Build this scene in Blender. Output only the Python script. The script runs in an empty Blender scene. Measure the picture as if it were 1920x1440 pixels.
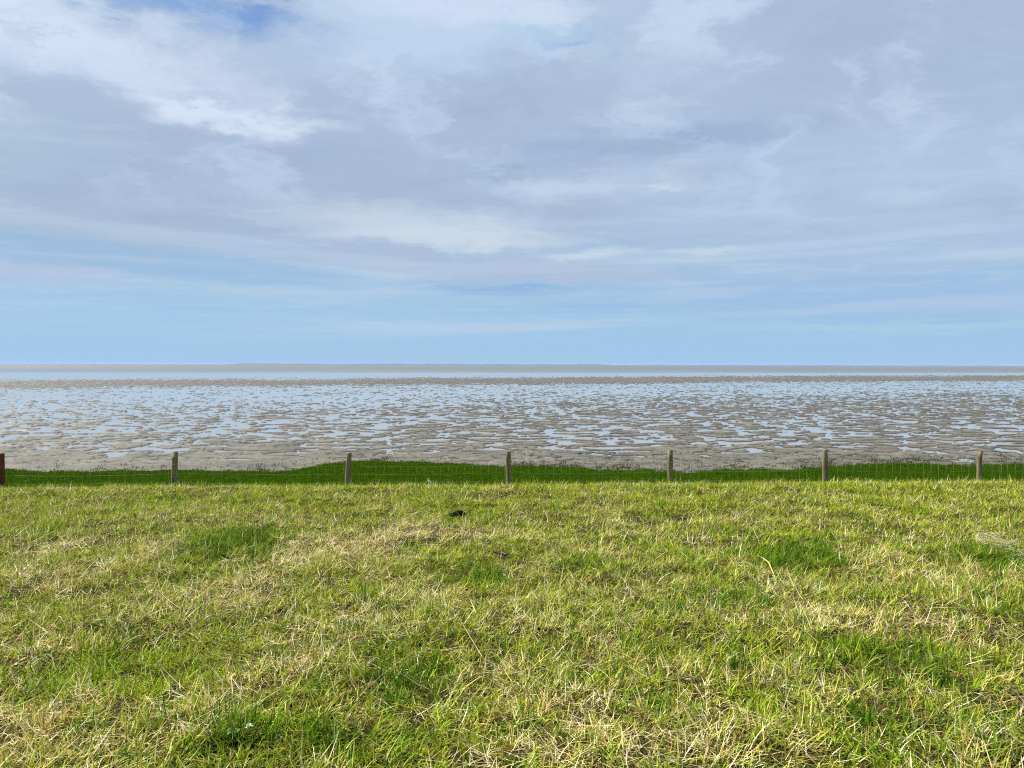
import bpy, math, random
import numpy as np
from mathutils import Matrix, Vector

R = math.radians
rng = np.random.default_rng(7)
random.seed(7)
SC = bpy.context.scene
COL = SC.collection

# ------------------------------------------------------------------ camera, sun, sky, exposure
EYE = 1.62                      # eye height above the grass at the photographer's feet
F = 1385.0                      # focal length in pixels of the 1920 px wide photograph
PITCH, ROLL = R(-1.51), R(0.14)
MUD_Z = EYE - 5.0               # water level of the flats, five metres below the eye

cam_d = bpy.data.cameras.new('camera')
cam = bpy.data.objects.new('camera', cam_d)
COL.objects.link(cam)
cam_d.sensor_width = 36.0
cam_d.lens = F / 1920 * 36
cam_d.clip_start, cam_d.clip_end = 0.05, 80000
CAM_ROT = Matrix.Rotation(R(90) + PITCH, 4, 'X') @ Matrix.Rotation(ROLL, 4, 'Z')
cam.matrix_world = Matrix.Translation((0, 0, EYE)) @ CAM_ROT
SC.camera = cam

SUN_EL, SUN_AZ = R(50), R(-68)  # azimuth from the +Y view direction, negative = left
sun_d = bpy.data.lights.new('sun', 'SUN')
sun = bpy.data.objects.new('sun', sun_d)
COL.objects.link(sun)
sun_d.energy, sun_d.angle, sun_d.color = 4.8, R(0.8), (1.0, 0.95, 0.86)
sd = Vector((math.sin(SUN_AZ) * math.cos(SUN_EL), math.cos(SUN_AZ) * math.cos(SUN_EL), math.sin(SUN_EL)))
sun.rotation_euler = sd.to_track_quat('Z', 'Y').to_euler()
sun.location = (-20, 10, 40)

SC.view_settings.view_transform = 'Standard'
SC.view_settings.look = 'None'
EXPO = 1.0
SC.view_settings.exposure = EXPO
SC.view_settings.gamma = 1.0
SC.cycles.max_bounces = 6
SC.cycles.transmission_bounces = 4
SC.cycles.volume_bounces = 1
SC.cycles.use_denoising = False
SC.cycles.filter_width = 1.15


def lin(r, g, b):
    f = lambda c: (c / 255 / 12.92) if c <= 10 else ((c / 255 + 0.055) / 1.055) ** 2.4
    return (f(r), f(g), f(b))


def build_world():
    W = bpy.data.worlds.new('World')
    SC.world = W
    W.use_nodes = True
    nt = W.node_tree
    N, L = nt.nodes, nt.links
    N.clear()
    STR = 0.1
    KEY = STR * 2 ** EXPO

    def math_(op, a, b=None, clamp=False):
        n = N.new('ShaderNodeMath'); n.operation = op; n.use_clamp = clamp
        for i, v in enumerate((a, b)):
            if v is None: continue
            if isinstance(v, (int, float)): n.inputs[i].default_value = v
            else: L.new(v, n.inputs[i])
        return n.outputs[0]

    def maprange(v, a, b, c=0.0, d=1.0, smooth=True):
        n = N.new('ShaderNodeMapRange')
        n.interpolation_type = 'SMOOTHSTEP' if smooth else 'LINEAR'
        L.new(v, n.inputs[0])
        for i, x in enumerate((a, b, c, d)): n.inputs[i + 1].default_value = x
        return n.outputs[0]

    def mix(f, a, b):
        n = N.new('ShaderNodeMix'); n.data_type = 'RGBA'; n.clamp_factor = True
        for s, v in ((n.inputs[0], f), (n.inputs[6], a), (n.inputs[7], b)):
            if isinstance(v, (int, float)): s.default_value = v
            elif isinstance(v, tuple): s.default_value = (*[x / KEY for x in v], 1)
            else: L.new(v, s)
        return n.outputs[2]

    def noise(vec, scale, detail, rough=0.55, dist=0.0):
        n = N.new('ShaderNodeTexNoise'); n.inputs['Scale'].default_value = scale
        n.inputs['Detail'].default_value = detail; n.inputs['Roughness'].default_value = rough
        n.inputs['Distortion'].default_value = dist
        L.new(vec, n.inputs['Vector'])
        return n

    def comb(x, y, z=0.0):
        n = N.new('ShaderNodeCombineXYZ')
        for i, v in enumerate((x, y, z)):
            if isinstance(v, (int, float)): n.inputs[i].default_value = v
            else: L.new(v, n.inputs[i])
        return n.outputs[0]

    tc = N.new('ShaderNodeTexCoord')
    sep = N.new('ShaderNodeSeparateXYZ'); L.new(tc.outputs['Generated'], sep.inputs[0])
    x, y, z = sep.outputs
    az = math_('ARCTAN2', x, y)
    r = math_('SQRT', math_('ADD', math_('MULTIPLY', x, x), math_('MULTIPLY', y, y)))
    t = math_('DIVIDE', z, math_('MAXIMUM', r, 0.02))
    zz = math_('ADD', math_('MAXIMUM', z, 0.0), 0.05)
    # a flat cloud deck: x, y on the deck
    P = comb(math_('MULTIPLY', math_('DIVIDE', x, zz), 0.75), math_('DIVIDE', y, zz))
    nwarp = noise(P, 1.1, 8, 0.64)
    n_big = noise(P, 0.55, 6, 0.55, 0.3)
    n_fine = noise(P, 2.3, 9, 0.66, 0.6)
    wv = N.new('ShaderNodeVectorMath'); wv.operation = 'SUBTRACT'
    L.new(nwarp.outputs['Color'], wv.inputs[0]); wv.inputs[1].default_value = (0.5, 0.5, 0.5)
    amp = math_('ADD', math_('MULTIPLY', math_('MAXIMUM', t, 0.0), 0.34), 0.012)
    wm = N.new('ShaderNodeVectorMath'); wm.operation = 'MULTIPLY'
    L.new(wv.outputs[0], wm.inputs[0]); L.new(comb(math_('MULTIPLY', amp, 2.4), amp, 0.0), wm.inputs[1])
    wa = N.new('ShaderNodeVectorMath'); wa.operation = 'ADD'
    L.new(comb(az, t, 0.0), wa.inputs[0]); L.new(wm.outputs[0], wa.inputs[1])
    nw2 = noise(comb(math_('MULTIPLY', az, 11.0), math_('MULTIPLY', t, 20.0), 7.0), 1.0, 8, 0.68)
    w2 = N.new('ShaderNodeVectorMath'); w2.operation = 'SUBTRACT'
    L.new(nw2.outputs['Color'], w2.inputs[0]); w2.inputs[1].default_value = (0.5, 0.5, 0.5)
    w2m = N.new('ShaderNodeVectorMath'); w2m.operation = 'MULTIPLY'
    L.new(w2.outputs[0], w2m.inputs[0]); L.new(comb(math_('MULTIPLY', amp, 1.1), math_('MULTIPLY', amp, 0.62), 0.0), w2m.inputs[1])
    wb = N.new('ShaderNodeVectorMath'); wb.operation = 'ADD'
    L.new(wa.outputs[0], wb.inputs[0]); L.new(w2m.outputs[0], wb.inputs[1])
    UV = wb.outputs[0]
    n_puff = noise(UV, 7.0, 9, 0.62, 0.2)

    sky = N.new('ShaderNodeTexSky'); sky.sky_type = 'NISHITA'; sky.sun_disc = False
    sky.sun_elevation = SUN_EL
    sky.sun_rotation = SUN_AZ
    sky.air_density = 1.0; sky.dust_density = 0.4; sky.ozone_density = 2.0
    tint = N.new('ShaderNodeMix'); tint.data_type = 'RGBA'; tint.blend_type = 'MULTIPLY'
    tint.inputs[0].default_value = 1.0
    L.new(sky.outputs[0], tint.inputs[6]); tint.inputs[7].default_value = (*[c / 2 ** EXPO for c in SKY_TINT], 1)
    c = tint.outputs[2]
    # clear air near the horizon: keep the photograph's even pale blue
    c = mix(maprange(t, 0.0, 0.35, 0.95, 0.45), c, lin(160, 199, 232))
    # veil of cloud, thickening upward
    cov = maprange(t, 0.05, 0.20)
    cov = math_('MULTIPLY', cov, maprange(n_big.outputs[0], 0.25, 0.6, 0.70, 1.0), clamp=True)
    c = mix(cov, c, lin(174, 193, 219))
    c = mix(math_('MULTIPLY', maprange(n_big.outputs[0], 0.5, 0.75), math_('MULTIPLY', cov, 0.55)), c, lin(184, 205, 229))
    # thin streaks low down
    st = math_('MULTIPLY', maprange(n_fine.outputs[0], 0.46, 0.66), maprange(t, 0.025, 0.09))
    c = mix(math_('MULTIPLY', st, 0.52), c, lin(184, 208, 228))

    # long thin bars of cloud lying flat above the horizon
    n_bar = noise(comb(math_('MULTIPLY', az, 1.6), math_('MULTIPLY', t, 34.0), 3.0), 1.0, 7, 0.58, 0.25)
    low = math_('MULTIPLY', maprange(t, 0.02, 0.06), maprange(t, 0.30, 0.14))
    c = mix(math_('MULTIPLY', maprange(n_bar.outputs[0], 0.46, 0.66), math_('MULTIPLY', low, 0.80)), c, lin(183, 208, 230))
    c = mix(math_('MULTIPLY', maprange(n_bar.outputs[0], 0.46, 0.30), math_('MULTIPLY', low, 0.5)), c, lin(146, 183, 224))

    def blob(c, px, py, rx, ry, ang, colr, op, soft=0.8):
        u0 = math.atan((px - 960) / F)
        v0 = (683.5 - py) / F * math.cos(u0)
        m = N.new('ShaderNodeMapping'); m.vector_type = 'TEXTURE'
        m.inputs['Location'].default_value = (u0, v0, 0)
        m.inputs['Rotation'].default_value = (0, 0, R(ang))
        m.inputs['Scale'].default_value = (rx / F, ry / F, 1)
        L.new(UV, m.inputs['Vector'])
        g = N.new('ShaderNodeTexGradient'); g.gradient_type = 'SPHERICAL'
        L.new(m.outputs[0], g.inputs[0])
        k = maprange(g.outputs['Fac'], 0.0, soft, 0.0, op)
        return mix(k, c, lin(*colr))

    for b in SKY_BLOBS:
        c = blob(c, *b)
    # fine wisps through all of it
    hi = math_('MULTIPLY', maprange(n_fine.outputs[0], 0.5, 0.70), math_('MULTIPLY', cov, 0.26))
    c = mix(hi, c, lin(208, 224, 242))
    lo = math_('MULTIPLY', maprange(n_fine.outputs[0], 0.47, 0.28), math_('MULTIPLY', cov, 0.34))
    c = mix(lo, c, lin(152, 175, 209))
    up = maprange(t, 0.12, 0.30)
    c = mix(math_('MULTIPLY', maprange(n_puff.outputs[0], 0.50, 0.66), math_('MULTIPLY', up, 0.68)), c, lin(197, 217, 241))
    c = mix(math_('MULTIPLY', maprange(n_puff.outputs[0], 0.48, 0.30), math_('MULTIPLY', up, 0.50)), c, lin(162, 187, 217))
    bars2 = math_('MULTIPLY', maprange(n_bar.outputs[0], 0.50, 0.70), math_('MULTIPLY', low, 0.40))
    c = mix(bars2, c, lin(190, 210, 231))
    bg = N.new('ShaderNodeBackground'); bg.inputs['Strength'].default_value = STR
    L.new(c, bg.inputs['Color'])
    out = N.new('ShaderNodeOutputWorld'); L.new(bg.outputs[0], out.inputs['Surface'])


SKY_TINT = (0.84, 0.90, 1.05)
WH, LV, BL, PALE, DK = (218, 232, 249), (169, 188, 216), (126, 164, 218), (200, 216, 231), (155, 180, 209)
SKY_BLOBS = [
    # px, py, rx, ry, angle, colour, opacity, softness
    (1650, 330, 700, 240, 0, (180, 201, 226), 0.55, 0.9),
    (1250, 120, 420, 110, 0, (186, 207, 230), 0.7, 0.9),
    (1620, 60, 420, 200, 0, (168, 185, 214), 0.8, 0.9),
    (550, 290, 760, 210, -5, LV, 0.95, 0.5),
    (1000, 200, 480, 110, 4, LV, 0.75, 0.8),
    (120, 110, 420, 170, -14, (192, 211, 237), 0.75, 0.9),
    (330, 150, 330, 90, -12, WH, 0.6, 0.9),
    (60, 30, 220, 80, -8, WH, 0.75, 0.9),
    (440, 212, 250, 36, 3, WH, 0.75, 0.7),
    (760, 90, 420, 120, 6, (192, 214, 238), 0.9, 0.8),
    (880, 25, 340, 60, 0, (208, 224, 246), 0.85, 0.8),
    (1300, 20, 180, 40, 6, (202, 218, 243), 0.7, 0.8),
    (350, 26, 230, 56, -8, (124, 164, 218), 0.75, 0.85),
    (430, 35, 80, 30, -8, (108, 150, 213), 0.6, 0.9),
    (520, -10, 110, 30, 0, (92, 135, 205), 0.9, 0.8),
    (1020, 80, 150, 40, 8, (158, 196, 228), 0.5, 0.9),
    (1060, 90, 50, 16, 8, (145, 184, 224), 0.6, 0.9),
    # grey cloud standing before the bright break
    (100, 320, 310, 180, -6, (172, 191, 216), 0.9, 0.25),
    (800, 335, 420, 130, -2, LV, 0.9, 0.22),
    (430, 186, 130, 16, 2, (180, 198, 224), 0.7, 0.9),
    (400, 335, 420, 100, 0, (167, 186, 214), 0.9, 0.25),
    (60, 270, 240, 80, 0, (176, 200, 220), 0.6, 0.9),
    (1210, 268, 320, 54, 3, DK, 0.85, 0.7),
    (960, 328, 90, 18, -4, DK, 0.85, 0.5),
    (1110, 360, 300, 42, 2, (194, 212, 232), 0.8, 0.9),
    (1210, 364, 60, 12, 6, (214, 226, 240), 0.7, 0.9),
    (760, 425, 420, 50, -5, PALE, 0.85, 0.9),
    (820, 448, 330, 26, 0, (206, 221, 233), 0.7, 0.7),
    (500, 408, 130, 12, -2, (182, 198, 220), 0.8, 0.8),
    (1080, 485, 190, 16, 7, (204, 218, 233), 0.7, 0.9),
    (1340, 480, 110, 11, 3, (202, 217, 232), 0.65, 0.9),
    (840, 500, 480, 26, -3, (173, 192, 219), 0.9, 0.3),
    (200, 482, 520, 36, -4, (155, 190, 223), 0.75, 0.4),
    (80, 517, 230, 28, -3, (180, 198, 225), 0.9, 0.8),
    (950, 545, 220, 15, 0, (146, 182, 222), 0.85, 0.8),
    (620, 560, 700, 24, 0, (165, 200, 227), 0.6, 0.8),
    (1320, 550, 160, 14, 4, (180, 203, 228), 0.7, 0.8),
    (1650, 560, 500, 60, 0, (156, 189, 227), 0.6, 0.9),
    (1680, 612, 420, 14, -1, (172, 206, 228), 0.8, 0.8),
]
build_world()

# ------------------------------------------------------------------ helpers
def ray(px, py):
    d = Vector(((px - 960) / F, (720 - py) / F, -1))
    d = CAM_ROT.to_3x3() @ d
    return d / d.y            # scaled so that y advances one metre


def at_y(px, py, Y):
    d = ray(px, py)
    return (d.x * Y, Y, EYE + d.z * Y)


def _hash(ix, iy, seed):
    h = (ix.astype(np.int64) * 374761393 + iy.astype(np.int64) * 668265263 + seed * 974634777) & 0xFFFFFFFF
    h = ((h ^ (h >> 13)) * 1274126177) & 0xFFFFFFFF
    h = (h ^ (h >> 16)) & 0xFFFFFFFF
    return h


def gnoise(x, y, seed=0):
    ix, iy = np.floor(x), np.floor(y)
    fx, fy = x - ix, y - iy
    u = fx * fx * fx * (fx * (fx * 6 - 15) + 10)
    v = fy * fy * fy * (fy * (fy * 6 - 15) + 10)

    def g(ax, ay, dx, dy):
        a = _hash(ax, ay, seed) / 4294967296.0 * 2 * np.pi
        return np.cos(a) * dx + np.sin(a) * dy
    a = g(ix, iy, fx, fy); b = g(ix + 1, iy, fx - 1, fy)
    c = g(ix, iy + 1, fx, fy - 1); d = g(ix + 1, iy + 1, fx - 1, fy - 1)
    return (a + (b - a) * u + (c - a) * v + (a - b - c + d) * u * v) * 1.5


def fbm(x, y, octv=4, seed=0, gain=0.5):
    s, amp, tot = 0.0, 1.0, 0.0
    for o in range(octv):
        s = s + amp * gnoise(x * 2 ** o + 17.3 * o, y * 2 ** o - 9.1 * o, seed + o)
        tot += amp * amp
        amp *= gain
    return s / math.sqrt(tot)


def sstep(a, b, v):
    t = np.clip((v - a) / (b - a), 0, 1)
    return t * t * (3 - 2 * t)


def softplus(v, w):
    return w * np.logaddexp(0, v / w)


MARSH_Z = MUD_Z + 0.22


def G(x, y):
    """ground height of the grass bank and of the salt marsh at its foot"""
    x = np.asarray(x, float); y = np.asarray(y, float)
    yy = np.clip(y, -30, 40)
    xx = np.clip(x, -14, 14)
    z = -0.033 * yy + 0.0090 * xx * np.clip(yy / 12.5, 0, 1.2)
    z = z - 0.235 * softplus(y - 12.6, 0.35)
    hum = 0.055 * fbm(x / 1.4, y / 1.4, 3, 11) + 0.022 * fbm(x / 0.35, y / 0.35, 2, 21)
    z = z + hum * (0.35 + 0.65 * sstep(16, 11, y))
    m = MARSH_Z + 0.06 * fbm(x / 3.0, y / 3.0, 3, 31)
    return np.maximum(z, m) + 0.02 * np.exp(-((z - m) / 0.2) ** 2)


def ground_at(px, py):
    d = ray(px, py)
    lo, hi = 1.0, 13.2
    ys = np.linspace(lo, hi, 900)
    h = EYE + d.z * ys - G(d.x * ys, ys)
    k = np.argmax(h < 0) if (h < 0).any() else len(ys) - 1
    Y = ys[k]
    return (d.x * Y, Y, float(G(d.x * Y, Y)))


def mesh_obj(name, verts, faces_idx, loop_tot, mat, parent=None, smooth=False, col=None):
    """one mesh object out of flat numpy arrays"""
    me = bpy.data.meshes.new(name)
    verts = np.asarray(verts, np.float32)
    me.vertices.add(len(verts)); me.vertices.foreach_set('co', verts.ravel())
    fi = np.asarray(faces_idx, np.int32); lt = np.asarray(loop_tot, np.int32)
    me.loops.add(len(fi)); me.loops.foreach_set('vertex_index', fi)
    me.polygons.add(len(lt))
    ls = np.zeros(len(lt), np.int32); ls[1:] = np.cumsum(lt)[:-1]
    me.polygons.foreach_set('loop_start', ls); me.polygons.foreach_set('loop_total', lt)
    me.polygons.foreach_set('use_smooth', np.full(len(lt), smooth))
    if col is not None:
        a = me.attributes.new('tone', 'FLOAT_COLOR', 'POINT')
        c4 = np.ones((len(verts), 4), np.float32); c4[:, :3] = col
        a.data.foreach_set('color', c4.ravel())
    me.update(calc_edges=True)
    me.materials.append(mat)
    o = bpy.data.objects.new(name, me)
    COL.objects.link(o)
    if parent: o.parent = parent
    return o


def grid_obj(name, X, Y, Z, mat, smooth=True):
    n, m = X.shape
    V = np.stack([X, Y, Z], -1).reshape(-1, 3)
    i = np.arange(n * m).reshape(n, m)
    q = np.stack([i[:-1, :-1], i[:-1, 1:], i[1:, 1:], i[1:, :-1]], -1).reshape(-1, 4)
    return mesh_obj(name, V, q.ravel(), np.full(len(q), 4), mat, smooth=smooth)


class MB:
    """collects tubes, lathes and leaves into one mesh"""
    def __init__(s): s.v, s.f, s.c = [], [], []

    def tube(s, pts, rad, n=6, cap=True, ell=1.0):
        pts = [Vector(p) for p in pts]
        base = len(s.v)
        for k, p in enumerate(pts):
            d = (pts[min(k + 1, len(pts) - 1)] - pts[max(k - 1, 0)]).normalized()
            a = d.orthogonal().normalized() if abs(d.z) < 0.95 else Vector((1, 0, 0))
            a = (a - d * a.dot(d)).normalized(); b = d.cross(a)
            r_ = rad[k] if isinstance(rad, (list, tuple)) else rad
            for j in range(n):
                t = 2 * math.pi * j / n
                s.v.append(tuple(p + a * math.cos(t) * r_ + b * math.sin(t) * r_ * ell))
        for k in range(len(pts) - 1):
            for j in range(n):
                s.f.append((base + k * n + j, base + k * n + (j + 1) % n, base + (k + 1) * n + (j + 1) % n, base + (k + 1) * n + j))
        if cap:
            s.f.append(tuple(base + j for j in range(n))[::-1])
            s.f.append(tuple(base + (len(pts) - 1) * n + j for j in range(n)))

    def leaf(s, pts, w, side):
        """a thin leaf blade with a shallow keel: pts along the midrib, widths w"""
        side = Vector(side).normalized()
        base = len(s.v)
        for p, ww in zip(pts, w):
            p = Vector(p)
            s.v += [tuple(p - side * ww), tuple(p + Vector((0, 0, -ww * 0.35))), tuple(p + side * ww)]
        for k in range(len(pts) - 1):
            a = base + 3 * k
            s.f += [(a, a + 1, a + 4, a + 3), (a + 1, a + 2, a + 5, a + 4)]

    def blob(s, c, rx, ry, rz, nu=12, nv=8, rough=0.15, seed=0):
        rr = np.random.default_rng(seed)
        base = len(s.v)
        for i in range(nv + 1):
            ph = math.pi * i / nv - math.pi / 2
            for j in range(nu):
                th = 2 * math.pi * j / nu
                k = 1 + rough * rr.normal() * (0.3 if i in (0, nv) else 1)
                s.v.append((c[0] + rx * k * math.cos(ph) * math.cos(th), c[1] + ry * k * math.cos(ph) * math.sin(th), c[2] + rz * k * math.sin(ph)))
        for i in range(nv):
            for j in range(nu):
                a, b = base + i * nu + j, base + i * nu + (j + 1) % nu
                s.f.append((a, b, b + nu, a + nu))

    def build(s, name, mat, parent=None, smooth=True):
        me = bpy.data.meshes.new(name)
        me.from_pydata(s.v, [], s.f)
        me.polygons.foreach_set('use_smooth', [smooth] * len(me.polygons))
        me.materials.append(mat); me.update()
        o = bpy.data.objects.new(name, me); COL.objects.link(o)
        if parent: o.parent = parent
        return o


def tag(o, label, cat, group=None, kind=None):
    o['label'] = label; o['category'] = cat
    if group: o['group'] = group
    if kind: o['kind'] = kind
    return o


def empty(name, loc, rot=(0, 0, 0)):
    o = bpy.data.objects.new(name, None); COL.objects.link(o)
    o.location = loc; o.rotation_euler = rot; o.empty_display_size = 0.2
    return o


# ------------------------------------------------------------------ materials
def new_mat(name):
    m = bpy.data.materials.new(name); m.use_nodes = True
    nt = m.node_tree
    return m, nt, nt.nodes, nt.links, nt.nodes['Principled BSDF']


def noise_mat(name, stops, scale, detail=6, rough=0.8, spec=0.3, bump=0.0, bscale=None, stretch=(1, 1, 1), coords='Object'):
    m, nt, N, L, P = new_mat(name)
    tc = N.new('ShaderNodeTexCoord'); mp = N.new('ShaderNodeMapping')
    mp.inputs['Scale'].default_value = stretch
    L.new(tc.outputs[coords], mp.inputs[0])
    n = N.new('ShaderNodeTexNoise'); n.inputs['Scale'].default_value = scale
    n.inputs['Detail'].default_value = detail; n.inputs['Roughness'].default_value = 0.6
    L.new(mp.outputs[0], n.inputs['Vector'])
    cr = N.new('ShaderNodeValToRGB')
    e = cr.color_ramp.elements
    while len(e) < len(stops): e.new(0.5)
    for k, (p, c) in enumerate(stops): e[k].position = p; e[k].color = (*c, 1)
    L.new(n.outputs[0], cr.inputs[0]); L.new(cr.outputs[0], P.inputs['Base Color'])
    P.inputs['Roughness'].default_value = rough
    P.inputs['Specular IOR Level'].default_value = spec
    if bump:
        n2 = N.new('ShaderNodeTexNoise'); n2.inputs['Scale'].default_value = bscale or scale * 4
        n2.inputs['Detail'].default_value = 4
        L.new(mp.outputs[0], n2.inputs['Vector'])
        b = N.new('ShaderNodeBump'); b.inputs['Strength'].default_value = 1.0; b.inputs['Distance'].default_value = bump
        L.new(n2.outputs[0], b.inputs['Height']); L.new(b.outputs[0], P.inputs['Normal'])
    return m


def blade_mat(name, trans=0.4, rough=0.5, spec=0.35):
    m, nt, N, L, P = new_mat(name)
    at = N.new('ShaderNodeAttribute'); at.attribute_name = 'tone'
    L.new(at.outputs['Color'], P.inputs['Base Color'])
    P.inputs['Roughness'].default_value = rough; P.inputs['Specular IOR Level'].default_value = spec
    tr = N.new('ShaderNodeBsdfTranslucent'); L.new(at.outputs['Color'], tr.inputs['Color'])
    mx = N.new('ShaderNodeMixShader'); mx.inputs[0].default_value = trans
    L.new(P.outputs[0], mx.inputs[1]); L.new(tr.outputs[0], mx.inputs[2])
    L.new(mx.outputs[0], N['Material Output'].inputs['Surface'])
    return m


M_blade = blade_mat('grass_blade', 0.24, 0.7, 0.04)
M_marsh_blade = blade_mat('marsh_blade', 0.25, 0.9, 0.0)
M_soil = noise_mat('thatch', [(0.3, (0.012, 0.010, 0.004)), (0.5, (0.022, 0.019, 0.006)), (0.7, (0.045, 0.036, 0.012))], 9, 8, 0.95, 0.1, 0.01, 60)
M_marsh = noise_mat('marsh_turf', [(0.3, (0.014, 0.036, 0.001)), (0.7, (0.026, 0.054, 0.001))], 3, 6, 0.95, 0.0, 0.02, 20)
M_wood = noise_mat('weathered_wood', [(0.3, (0.06, 0.047, 0.019)), (0.48, (0.17, 0.138, 0.066)), (0.72, (0.30, 0.25, 0.135))], 22, 8, 0.85, 0.2, 0.004, 60, (1, 1, 0.12))
M_wood_red = noise_mat('rusty_red_wood', [(0.3, (0.05, 0.013, 0.006)), (0.6, (0.14, 0.042, 0.016))], 22, 8, 0.8, 0.2, 0.004, 60, (1, 1, 0.12))
M_moss = noise_mat('mossy_end_grain', [(0.3, (0.055, 0.050, 0.018)), (0.7, (0.12, 0.11, 0.045))], 40, 6, 0.95, 0.1, 0.003)
M_wire = noise_mat('galvanised_wire', [(0.3, (0.19, 0.23, 0.12)), (0.7, (0.29, 0.33, 0.20))], 12, 3, 0.5, 0.4)
M_dung_hole = noise_mat('dung_and_hole', [(0.3, (0.006, 0.005, 0.005)), (0.7, (0.018, 0.014, 0.012))], 40, 6, 0.9, 0.08, 0.01, 70)
M_bark = noise_mat('dark_debris', [(0.3, (0.010, 0.008, 0.007)), (0.7, (0.05, 0.035, 0.025))], 50, 6, 0.7, 0.3, 0.004)
M_straw = noise_mat('dry_straw', [(0.3, (0.36, 0.30, 0.16)), (0.7, (0.60, 0.53, 0.34))], 30, 4, 0.55, 0.4)
M_straw_y = noise_mat('yellow_straw', [(0.3, (0.36, 0.29, 0.09)), (0.7, (0.48, 0.40, 0.16))], 30, 4, 0.55, 0.4)
M_stalk = noise_mat('green_stalk', [(0.3, (0.22, 0.27, 0.09)), (0.7, (0.36, 0.38, 0.17))], 30, 4, 0.55, 0.4)
M_pink = noise_mat('pink_petal', [(0.3, (0.40, 0.15, 0.36)), (0.7, (0.58, 0.30, 0.52))], 60, 3, 0.6, 0.2)
M_white = noise_mat('white_petal', [(0.3, (0.62, 0.58, 0.44)), (0.7, (0.82, 0.80, 0.70))], 60, 3, 0.6, 0.2)
M_leaf = noise_mat('fresh_leaf', [(0.3, (0.06, 0.14, 0.010)), (0.7, (0.11, 0.20, 0.016))], 60, 3, 0.5, 0.4)

# mud: grey-brown, wet, with sandy and dark drifts
M_mud, nt, N, L, P = new_mat('wet_mud')
tc = N.new('ShaderNodeTexCoord')
n1 = N.new('ShaderNodeTexNoise'); n1.inputs['Scale'].default_value = 0.35; n1.inputs['Detail'].default_value = 8
n2 = N.new('ShaderNodeTexNoise'); n2.inputs['Scale'].default_value = 3.0; n2.inputs['Detail'].default_value = 6
n2.inputs['Roughness'].default_value = 0.7
for n in (n1, n2): L.new(tc.outputs['Object'], n.inputs['Vector'])
cr = N.new('ShaderNodeValToRGB'); e = cr.color_ramp.elements
e[0].position = 0.3; e[0].color = (0.086, 0.078, 0.058, 1); e[1].position = 0.7; e[1].color = (0.156, 0.142, 0.107, 1)
L.new(n1.outputs[0], cr.inputs[0])
cr2 = N.new('ShaderNodeValToRGB'); e = cr2.color_ramp.elements
e[0].position = 0.36; e[0].color = (0.50, 0.50, 0.49, 1); e[1].position = 0.58; e[1].color = (1.08, 1.05, 1.02, 1)
L.new(n2.outputs[0], cr2.inputs[0])
mm = N.new('ShaderNodeMix'); mm.data_type = 'RGBA'; mm.blend_type = 'MULTIPLY'; mm.inputs[0].default_value = 1
L.new(cr.outputs[0], mm.inputs[6]); L.new(cr2.outputs[0], mm.inputs[7])
# mud within a couple of centimetres of the water line is soaked and darker
ge = N.new('ShaderNodeNewGeometry'); sp = N.new('ShaderNodeSeparateXYZ'); L.new(ge.outputs['Position'], sp.inputs[0])
wr = N.new('ShaderNodeMapRange'); wr.interpolation_type = 'SMOOTHSTEP'; L.new(sp.outputs[2], wr.inputs[0])
for k_, v_ in enumerate((MUD_Z + 0.010, MUD_Z + 0.052, 0.20, 1.0)): wr.inputs[k_ + 1].default_value = v_
wm_ = N.new('ShaderNodeMix'); wm_.data_type = 'RGBA'; wm_.blend_type = 'MULTIPLY'; wm_.inputs[0].default_value = 1
L.new(mm.outputs[2], wm_.inputs[6]); L.new(wr.outputs[0], wm_.inputs[7]); L.new(wm_.outputs[2], P.inputs['Base Color'])
P.inputs['Roughness'].default_value = 0.55; P.inputs['Specular IOR Level'].default_value = 0.24
b = N.new('ShaderNodeBump'); b.inputs['Distance'].default_value = 0.02; b.inputs['Strength'].default_value = 1
L.new(n2.outputs[0], b.inputs['Height']); L.new(b.outputs[0], P.inputs['Normal'])


def water_mat(name, base, rough, bump, bscale):
    m, nt, N, L, P = new_mat(name)
    P.inputs['Base Color'].default_value = (*base, 1)
    P.inputs['Roughness'].default_value = rough; P.inputs['IOR'].default_value = 1.333
    P.inputs['Specular IOR Level'].default_value = 0.5
    tc = N.new('ShaderNodeTexCoord')
    n = N.new('ShaderNodeTexNoise'); n.inputs['Scale'].default_value = bscale; n.inputs['Detail'].default_value = 5
    L.new(tc.outputs['Object'], n.inputs['Vector'])
    b = N.new('ShaderNodeBump'); b.inputs['Distance'].default_value = bump; b.inputs['Strength'].default_value = 1
    L.new(n.outputs[0], b.inputs['Height']); L.new(b.outputs[0], P.inputs['Normal'])
    return m


M_pool = water_mat('shallow_water', (0.205, 0.21, 0.205), 0.13, 0.002, 2.0)
M_sea = water_mat('silty_sea', (0.105, 0.110, 0.108), 0.6, 0.01, 0.06)
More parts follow.
